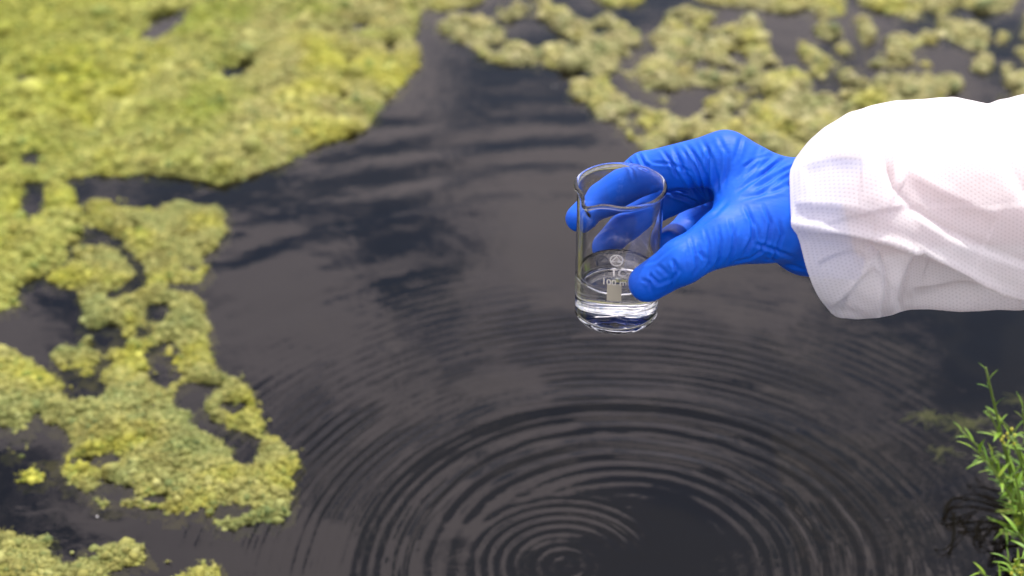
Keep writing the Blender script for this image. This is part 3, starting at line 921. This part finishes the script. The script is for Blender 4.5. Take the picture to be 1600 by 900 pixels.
mp = node(t, 'ShaderNodeMapping'); mp.inputs['Rotation'].default_value = (0.3, 0.5, 0.9); mp.inputs['Scale'].default_value = (40, 150, 60)
L(g.outputs['Position'], mp.inputs['Vector'])
n1 = node(t, 'ShaderNodeTexNoise'); n1.inputs['Scale'].default_value = 1.0; n1.inputs['Detail'].default_value = 4; n1.inputs['Distortion'].default_value = 1.2
L(mp.outputs[0], n1.inputs['Vector'])
n2 = node(t, 'ShaderNodeTexNoise'); n2.inputs['Scale'].default_value = 900; n2.inputs['Detail'].default_value = 2
L(g.outputs['Position'], n2.inputs['Vector'])
b1 = node(t, 'ShaderNodeBump'); b1.inputs['Strength'].default_value = 0.20; b1.inputs['Distance'].default_value = 0.0024
L(n1.outputs['Fac'], b1.inputs['Height'])
b2 = node(t, 'ShaderNodeBump'); b2.inputs['Strength'].default_value = 0.15; b2.inputs['Distance'].default_value = 0.0004
L(n2.outputs['Fac'], b2.inputs['Height']); L(b1.outputs[0], b2.inputs['Normal']); L(b2.outputs[0], b.inputs['Normal'])
n3 = node(t, 'ShaderNodeTexNoise'); n3.inputs['Scale'].default_value = 45; n3.inputs['Detail'].default_value = 4
L(g.outputs['Position'], n3.inputs['Vector'])
r = ramp(t, [(0.3, (0.0, 0.074, 0.52)), (0.7, (0.0, 0.104, 0.64))]); L(n3.outputs['Fac'], r.inputs[0]); L(r.outputs[0], b.inputs['Base Color'])
obj('glove', me, gm, person, label='wrinkled blue nitrile glove')

# forearm inside the sleeve
skin, t, b = principled('skin', (0.62, 0.26, 0.20), 0.5, Subsurface_Weight=0.15)
b.inputs['Subsurface Radius'].default_value = (0.01, 0.004, 0.002)
fx = np.linspace(0, 1, 24)
kp = np.array([at_depth(1330, 340, np.array(1.005)), at_depth(1500, 300, np.array(0.987)), at_depth(1900, 285, np.array(1.03)), at_depth(3400, 80, np.array(1.08))])
path = np.stack([np.interp(fx, [0, 0.14, 0.35, 1], kp[:, a]) for a in range(3)], -1)
rad = np.interp(fx, [0, 0.1, 0.3, 0.5, 0.6, 1], [0.025, 0.027, 0.036, 0.042, 0.040, 0.050])
V, Q, T = tube(path, rad, 32)
obj('forearm', mesh_np('forearm', V, Q, T), skin, person)

# coverall sleeve
rings = [  # x at top, y top, x at bottom, y bottom, near bulge px, half depth m, depth of axis
    (1258, 240, 1305, 493, -41, 0.046), (1272, 222, 1318, 496, -36, 0.049), (1292, 203, 1338, 497, -28, 0.052), (1330, 178, 1368, 495, -16, 0.055),
    (1365, 166, 1395, 492, -8, 0.057), (1400, 158, 1418, 488, -2, 0.058), (1450, 153, 1455, 486, 0, 0.059), (1490, 150, 1492, 486, 0, 0.060),
    (1518, 156, 1518, 486, 0, 0.060), (1542, 163, 1542, 486, 0, 0.060), (1562, 156, 1562, 486, 0, 0.060), (1600, 148, 1600, 486, 0, 0.061), (1680, 136, 1690, 486, 0, 0.063),
    (1900, 100, 1900, 478, 0, 0.066), (2300, 30, 2300, 450, 0, 0.072), (2900, -80, 2900, 400, 0, 0.082), (3500, -190, 3500, 340, 0, 0.09), (3620, -120, 3620, 240, 0, 0.06), (3650, 0, 3650, 120, 0, 0.02)]
Rg = np.array(rings, float)
sx = Rg[:, 0]
vs = np.concatenate([np.linspace(1258, 1640, 230), np.linspace(1645, 3650, 120)])
NU = 260
us = np.arange(NU) * 2 * math.pi / NU
cols = [np.interp(vs, sx, Rg[:, k]) for k in range(6)]
ker = np.hanning(13); ker /= ker.sum()
for k in range(6):   # soften the corners between the rings
    e = np.concatenate([np.full(6, cols[k][0]), cols[k], np.full(6, cols[k][-1])])
    sm = np.convolve(e, ker, 'valid')
    wgt = smoothstep(1265, 1300, vs)
    cols[k] = cols[k] * (1 - wgt) + sm * wgt
xt, yt, xb, yb, nb, bd = [c[:, None] for c in cols]
su, cu_ = np.sin(us)[None], np.cos(us)[None]
pxm = (xt + xb) / 2 + (xt - xb) / 2 * su + nb * cu_
pym = (yt + yb) / 2 + (yt - yb) / 2 * su
dep0 = 1.012 + 0.00004 * np.clip(vs - 1640, 0, None)[:, None]
depth = dep0 - bd * cu_
# silhouette kept: scale the picture offset of each point by its own depth
V = CAMP + ray(pxm, pym) * depth[..., None]
V = V.reshape(-1, 3)
nv = len(vs)
i, j = np.meshgrid(np.arange(nv - 1), np.arange(NU), indexing='ij'); j2 = (j + 1) % NU
Q = np.stack([i * NU + j, (i + 1) * NU + j, (i + 1) * NU + j2, i * NU + j2], -1).reshape(-1, 4)
me = mesh_np('sleeve', V, Q)
arc = us / (2 * math.pi) * 0.36
uv = np.stack([np.repeat((vs - 1258) / 2800, NU), np.tile(arc, nv)], -1)
add_uv(me, uv)
n0 = vnormals(me)
if (n0[NU * 100] * (CAMP - V[NU * 100])).sum() < 0:
    me.flip_normals()
SC = [([(1352, 172), (1374, 215), (1386, 262), (1396, 296), (1424, 326), (1480, 362), (1530, 385), (1640, 425)], 6, -0.0075, 26),
      ([(1400, 158), (1408, 200), (1398, 250), (1400, 300), (1440, 345), (1500, 378), (1560, 400), (1640, 430)], 6, 0.0030, 20),
      ([(1225, 350), (1290, 362), (1340, 370), (1390, 378), (1440, 390), (1500, 418), (1560, 448), (1660, 480)], 9, 0.0125, 32),
      ([(1352, 378), (1376, 405), (1388, 440), (1384, 470), (1372, 505)], 4, -0.0040, 12), ([(1442, 390), (1428, 430), (1412, 470), (1402, 505)], 4, -0.0060, 14),
      ([(1296, 486), (1330, 462), (1366, 424)], 5, 0.0028, 12), 
      ([(1542, 158), (1500, 178), (1460, 214), (1436, 256)], 8, 0.0030, 22),
      ([(1542, 158), (1560, 230), (1600, 300), (1660, 340)], 8, -0.0035, 24), ([(1255, 262), (1300, 248), (1350, 252)], 9, 0.0022, 20),
      ([(1243, 318), (1300, 322), (1372, 336)], 7, 0.0026, 16), ([(1430, 468), (1520, 470), (1640, 482)], 6, 0.0030, 12), ([(1420, 268), (1470, 300), (1560, 338)], 12, 0.0028, 26),
      ([(1460, 420), (1530, 446), (1600, 468)], 5, 0.0028, 12), ([(1540, 170), (1546, 190), (1566, 220)], 7, 0.0012),
      ([(1275, 420), (1310, 410), (1350, 400)], 4, 0.0022, 9)]
creases(me, SC, -0.1)
smooth_mesh(me, 2, 0.4)
n = len(me.vertices); co = np.zeros(n * 3, np.float32); me.vertices.foreach_get('co', co); co = co.reshape(-1, 3)
nn = vnormals(me)
co += nn * (0.0012 * fbm(uv[:, 0] * 45, uv[:, 1] * 45, 5, 3) + 0.0018 * fbm(uv[:, 0] * 18 + 5, uv[:, 1] * 18, 9, 2))[:, None]
me.vertices.foreach_set('co', co.astype(np.float32).ravel()); me.update()

ms = bpy.data.materials.new('white_nonwoven'); ms.use_nodes = True
t = ms.node_tree; t.nodes.clear(); L = t.links.new
uvn = node(t, 'ShaderNodeUVMap', uv_map='UVMap')
acc = None
for ang_ in (0, 60, 120):
    vr = node(t, 'ShaderNodeVectorMath', operation='DOT_PRODUCT')
    kf = 2 * math.pi / 0.0021
    vr.inputs[1].default_value = (kf * math.cos(math.radians(ang_)), kf * math.sin(math.radians(ang_)), 0)
    L(uvn.outputs[0], vr.inputs[0])
    c = node(t, 'ShaderNodeMath', operation='COSINE'); L(vr.outputs['Value'], c.inputs[0])
    if acc is None: acc = c
    else:
        a = node(t, 'ShaderNodeMath', operation='ADD'); L(acc.outputs[0], a.inputs[0]); L(c.outputs[0], a.inputs[1]); acc = a
dots = node(t, 'ShaderNodeMapRange'); dots.inputs['From Min'].default_value = 0.4; dots.inputs['From Max'].default_value = 2.0
L(acc.outputs[0], dots.inputs['Value'])
fibn = node(t, 'ShaderNodeTexNoise'); fibn.inputs['Scale'].default_value = 900; fibn.inputs['Detail'].default_value = 3
L(uvn.outputs[0], fibn.inputs['Vector'])
inv = node(t, 'ShaderNodeMath', operation='MULTIPLY_ADD'); inv.inputs[1].default_value = -1.0
L(dots.outputs[0], inv.inputs[0])
fm = node(t, 'ShaderNodeMath', operation='MULTIPLY'); fm.inputs[1].default_value = 0.35; L(fibn.outputs['Fac'], fm.inputs[0]); L(fm.outputs[0], inv.inputs[2])
bp = node(t, 'ShaderNodeBump'); bp.inputs['Strength'].default_value = 0.35; bp.inputs['Distance'].default_value = 0.0004
L(inv.outputs[0], bp.inputs['Height'])
dif = node(t, 'ShaderNodeBsdfDiffuse'); dif.inputs['Color'].default_value = (0.80, 0.80, 0.81, 1); L(bp.outputs[0], dif.inputs['Normal'])
tl = node(t, 'ShaderNodeBsdfTranslucent'); tl.inputs['Color'].default_value = (0.80, 0.80, 0.81, 1)
tp = node(t, 'ShaderNodeBsdfTransparent')
m1 = node(t, 'ShaderNodeMixShader'); m1.inputs[0].default_value = 0.30
L(dif.outputs[0], m1.inputs[1]); L(tl.outputs[0], m1.inputs[2])
fa = node(t, 'ShaderNodeMath', operation='MULTIPLY_ADD'); fa.inputs[1].default_value = 0.10; fa.inputs[2].default_value = 0.17
L(dots.outputs[0], fa.inputs[0])
m2 = node(t, 'ShaderNodeMixShader'); L(fa.outputs[0], m2.inputs[0]); L(m1.outputs[0], m2.inputs[1]); L(tp.outputs[0], m2.inputs[2])
o_ = node(t, 'ShaderNodeOutputMaterial'); L(m2.outputs[0], o_.inputs['Surface'])
obj('sleeve', me, ms, person, label='loose white translucent coverall sleeve')
# ------------------------------------------------------------------ bank plant, lower right
leafm, t, b = principled('plant_leaf', (0.10, 0.22, 0.015), 0.5)
n = node(t, 'ShaderNodeTexNoise'); n.inputs['Scale'].default_value = 40
g = node(t, 'ShaderNodeNewGeometry'); t.links.new(g.outputs['Position'], n.inputs['Vector'])
r = ramp(t, [(0.3, (0.075, 0.20, 0.010)), (0.55, (0.16, 0.29, 0.012)), (0.75, (0.27, 0.31, 0.02))])
t.links.new(n.outputs['Fac'], r.inputs[0]); t.links.new(r.outputs[0], b.inputs['Base Color'])
stemm, t, b = principled('plant_stem', (0.10, 0.16, 0.02), 0.55)
budm, t, b = principled('yellow_bud', (0.42, 0.42, 0.04), 0.6)
soil, t, b = principled('bank_soil', (0.03, 0.024, 0.016), 0.95)
n = node(t, 'ShaderNodeTexNoise'); n.inputs['Scale'].default_value = 60; n.inputs['Detail'].default_value = 6
r = ramp(t, [(0.3, (0.012, 0.012, 0.008)), (0.7, (0.045, 0.036, 0.022))])
t.links.new(n.outputs['Fac'], r.inputs[0]); t.links.new(r.outputs[0], b.inputs['Base Color'])


def leaf_mesh(name, wd):
    """slender leaf along +X, length 1, folded along its midrib"""
    xs = np.linspace(0, 1, 7); V = []; Q = []
    for x in xs:
        w = wd * math.sin(math.pi * (0.08 + 0.9 * x) ** 0.85) + 0.004
        z = -0.30 * x * x + 0.22 * x
        V += [(x, -w, z + 0.35 * w), (x, 0, z), (x, w, z + 0.35 * w)]
    for i in range(6):
        a = 3 * i
        Q += [(a, a + 3, a + 4, a + 1), (a + 1, a + 4, a + 5, a + 2)]
    me = mesh_np(name, np.array(V), np.array(Q)); me.materials.append(leafm); return me


LEAF = [leaf_mesh('leaf_slim', 0.045), leaf_mesh('leaf_mid', 0.06), leaf_mesh('leaf_broad', 0.085)]
bv = ICO_V.copy(); bv[:, 2] *= 1.2
BUD = mesh_np('bud', bv, None, ICO_F); BUD.materials.append(budm)


def bez(p0, p1, p2, n=14):
    s = np.linspace(0, 1, n)[:, None]
    return (1 - s) ** 2 * p0 + 2 * s * (1 - s) * p1 + s * s * p2


def plant(base, stems, label):
    item = obj('bank_plant', None, label=label, category='plant', group='plants at the bank')
    item.location = base
    for (p1, p2, r0, nl, ll, top) in stems:
        pts = bez(np.zeros(3), np.array(p1) + np.array([random.uniform(-0.004, 0.010), random.uniform(-0.01, 0.01), 0.004]), np.array(p2))
        V, Q, T = tube(pts, np.linspace(r0, r0 * 0.45, len(pts)), 7)
        st = obj('stem', mesh_np('stem', V, Q, T), stemm, item)
        nl = int(nl * 0.95)
        for k in range(nl):
            f = 0.18 + 0.82 * (k + 0.5) / nl
            fi = f * (len(pts) - 1); i0 = min(int(fi), len(pts) - 2); p = pts[i0] + (pts[i0 + 1] - pts[i0]) * (fi - i0)
            tg = Vector(pts[i0 + 1] - pts[i0]).normalized()
            lf = obj('leaf', LEAF[random.randrange(3)], None, st)
            az = k * 2.4 + random.uniform(-0.5, 0.5)
            side = tg.orthogonal().normalized(); side.rotate(Matrix.Rotation(az, 3, tg))
            spread = random.uniform(0.55, 1.35) * (0.55 if f > 0.85 else 1.0)
            dr = (tg * math.cos(spread) + side * math.sin(spread)).normalized()
            lf.rotation_euler = dr.to_track_quat('X', 'Z').to_euler()
            s = 1.08 * ll * random.uniform(0.65, 1.25) * (1.0 - 0.4 * f)
            lf.scale = (s, s, s); lf.location = p
        for k in range(top):
            bd = obj('bud', BUD, None, st); s = random.uniform(0.0008, 0.0014)
            bd.scale = (s, s, s); bd.location = pts[-1] + np.array([random.gauss(0, 0.003) for _ in range(3)])
    return item


B0 = on_water(1606, 862)
def rel(px, py, dy):   # a point given by where it shows and how far beyond/before the clump it stands
    return tuple(at_y(px, py, B0[1] + dy) - B0)
stems = [(rel(1560, 760, 0.005), rel(1540, 574, 0.01), 0.0016, 22, 0.017, 0), (rel(1580, 740, 0.0), rel(1500, 672, 0.015), 0.0014, 16, 0.018, 0),
         (rel(1600, 740, 0.01), rel(1543, 640, 0.01), 0.0014, 14, 0.020, 0), (rel(1590, 760, 0.0), rel(1520, 700, -0.01), 0.0013, 16, 0.018, 0),
         (rel(1600, 720, 0.01), rel(1575, 680, 0.0), 0.0013, 10, 0.014, 9), (rel(1610, 720, 0.01), rel(1598, 640, 0.0), 0.0014, 18, 0.020, 0),
         (rel(1620, 760, 0.0), rel(1640, 640, 0.0), 0.0016, 20, 0.02, 0),
         (rel(1606, 790, 0.02), rel(1572, 745, 0.02), 0.0013, 18, 0.018, 0),
         (rel(1612, 790, 0.0), rel(1600, 720, 0.0), 0.0013, 20, 0.018, 0), (rel(1590, 830, -0.01), rel(1568, 830, -0.02), 0.0013, 14, 0.017, 0),
         (rel(1600, 700, 0.02), rel(1560, 655, 0.02), 0.0013, 9, 0.020, 0), (rel(1612, 800, 0.01), rel(1588, 690, 0.012), 0.0013, 22, 0.018, 0), (rel(1600, 830, -0.015), rel(1580, 790, -0.02), 0.0013, 20, 0.017, 0), (rel(1600, 800, 0), rel(1548, 715, 0.005), 0.0013, 20, 0.016, 0), (rel(1590, 800, -0.02), rel(1540, 720, -0.02), 0.0013, 18, 0.018, 0), (rel(1600, 800, -0.02), rel(1585, 740, -0.02), 0.0013, 18, 0.018, 0)]
plant(B0, stems, 'feathery green waterside plant with one tall stem at the right edge')
B1 = on_water(1612, 960)
def rel(px, py, dy):
    return tuple(at_y(px, py, B1[1] + dy) - B1)
plant(B1, [(rel(1600, 900, 0), rel(1570, 870, 0), 0.0014, 16, 0.02, 0), (rel(1610, 880, 0), rel(1588, 830, 0), 0.0014, 18, 0.022, 0), (rel(1600, 910, 0), rel(1592, 886, -0.005), 0.0014, 10, 0.016, 12),
           (rel(1570, 930, 0), rel(1530, 893, 0), 0.0013, 10, 0.016, 0), (rel(1620, 880, 0), rel(1640, 800, 0), 0.0014, 18, 0.024, 0)],
      'low green plant with yellow buds in the lower right corner')
# mud bank they grow from (reaches in from outside the picture)
bo = np.array([[1640, 640], [1612, 760], [1592, 850], [1570, 930], [1540, 1050], [1500, 1300], [2600, 1300], [2600, 640]], float)
W = on_water(bo[:, 0], bo[:, 1])[:, :2]
lo_, hi_ = W.min(0) - 0.05, W.max(0) + 0.05
res = 0.006
xs = np.arange(lo_[0], hi_[0], res); ys = np.arange(lo_[1], hi_[1], res)
X, Y = np.meshgrid(xs, ys, indexing='ij')
D = poly_sd(X, Y, W) + 0.008 * fbm(X * 30, Y * 30, 77, 4)
Z = np.where(D > 0, 0.03 * (1 - np.exp(-D / 0.03)), D * 0.8) + 0.004 * fbm(X * 50, Y * 50, 78, 3) - 0.004
Z = np.maximum(Z, -0.06)
i, j = np.meshgrid(np.arange(len(xs) - 1), np.arange(len(ys) - 1), indexing='ij'); m_ = len(ys)
Q = np.stack([i * m_ + j, (i + 1) * m_ + j, (i + 1) * m_ + j + 1, i * m_ + j + 1], -1).reshape(-1, 4)
obj('bank', mesh_np('bank', np.stack([X, Y, Z], -1).reshape(-1, 3), Q), soil, kind='structure')

# pale weed drifting just under the surface
weedm, t, b = principled('submerged_weed', (0.44, 0.52, 0.20), 0.7)
def weed(px, py, n, spread, label, seed):
    rs = np.random.default_rng(seed)
    o0 = on_water(px, py, -0.004)
    item = obj('submerged_weed', None, label=label, category='weed', group='weed under the water')
    item.location = o0
    for k in range(n):
        a = rs.uniform(0, 6.28); ln = spread * rs.uniform(0.4, 1.0)
        p2 = np.array([math.cos(a) * ln, math.sin(a) * ln * 0.6, rs.uniform(-0.006, 0.003)])
        p1 = p2 * 0.5 + rs.normal(0, spread * 0.18, 3) * [1, 1, 0.05]
        pts = bez(np.zeros(3) + rs.normal(0, spread * 0.12, 3) * [1, 1, 0], p1, p2, 9)
        V, Q, T = tube(pts, np.linspace(0.0011, 0.0004, 9), 5)
        obj('strand', mesh_np('strand', V, Q, T), weedm, item)
weed(1452, 652, 30, 0.024, 'pale yellowish weed sprig under water left of the tall stem', 1)
weed(1512, 664, 34, 0.032, 'pale weed strands under water beside the tall plant stem', 2)
weed(1470, 705, 14, 0.022, 'dim weed strands under water below the yellowish sprig', 3)
weed(1592, 625, 12, 0.016, 'small pale weed tuft under water at the right edge', 4)

# thin near-black strands looping over the water below the plant
darkm, t, b = principled('dark_strand', (0.006, 0.0055, 0.004), 0.9)
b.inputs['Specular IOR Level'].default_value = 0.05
tang = obj('dark_tangle', None, label='thin dark strands looping over the water left of the green plant', category='roots')
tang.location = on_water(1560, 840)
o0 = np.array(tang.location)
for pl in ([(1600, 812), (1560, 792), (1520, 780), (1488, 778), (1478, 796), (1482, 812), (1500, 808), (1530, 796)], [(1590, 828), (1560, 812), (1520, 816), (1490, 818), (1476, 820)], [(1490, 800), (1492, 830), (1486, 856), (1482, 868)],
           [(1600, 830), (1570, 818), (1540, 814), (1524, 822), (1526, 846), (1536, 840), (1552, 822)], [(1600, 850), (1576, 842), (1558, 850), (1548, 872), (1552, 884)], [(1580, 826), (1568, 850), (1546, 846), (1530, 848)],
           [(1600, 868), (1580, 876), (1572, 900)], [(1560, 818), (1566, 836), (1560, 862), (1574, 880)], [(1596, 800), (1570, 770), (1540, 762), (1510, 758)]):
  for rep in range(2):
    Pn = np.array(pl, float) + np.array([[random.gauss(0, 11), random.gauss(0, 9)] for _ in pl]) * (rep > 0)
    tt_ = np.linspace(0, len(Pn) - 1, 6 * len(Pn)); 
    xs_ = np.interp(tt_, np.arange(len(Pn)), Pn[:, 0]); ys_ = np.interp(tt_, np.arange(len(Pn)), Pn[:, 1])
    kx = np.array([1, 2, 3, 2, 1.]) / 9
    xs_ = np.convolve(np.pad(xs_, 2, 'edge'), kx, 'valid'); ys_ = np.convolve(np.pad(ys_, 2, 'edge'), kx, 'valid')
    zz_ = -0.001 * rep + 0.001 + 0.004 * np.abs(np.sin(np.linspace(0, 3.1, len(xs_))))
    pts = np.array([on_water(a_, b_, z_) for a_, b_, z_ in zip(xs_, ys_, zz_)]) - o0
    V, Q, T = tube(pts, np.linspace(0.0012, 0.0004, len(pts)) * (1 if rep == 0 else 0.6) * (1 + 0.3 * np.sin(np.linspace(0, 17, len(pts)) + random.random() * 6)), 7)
    obj('item', mesh_np('item', V, Q, T), darkm, tang)

# specks of foam and plant dust on the water
fleckm, t, b = principled('foam_fleck', (0.55, 0.55, 0.52), 0.6)
FL = mesh_np('foam_fleck', ICO_V * [1, 0.7, 0.35], None, ICO_F)
FL.materials.append(fleckm)
for fx_, fy_, lb in ((1386, 812, 'tiny pale fleck floating on the water near the plant'), (152, 807, 'tiny pale fleck in the dark channel below the left algae mat'),
                     (866, 135, 'tiny pale fleck floating beside the lacy algae mat')):
    o = obj('foam_fleck', FL, None, label=lb, category='fleck', group='tiny flecks on the water')
    s_ = random.uniform(0.0008, 0.0012)
    o.location = on_water(fx_, fy_, 0.0004); o.scale = (s_, s_, s_); o.rotation_euler = (0, 0, random.uniform(0, 6))
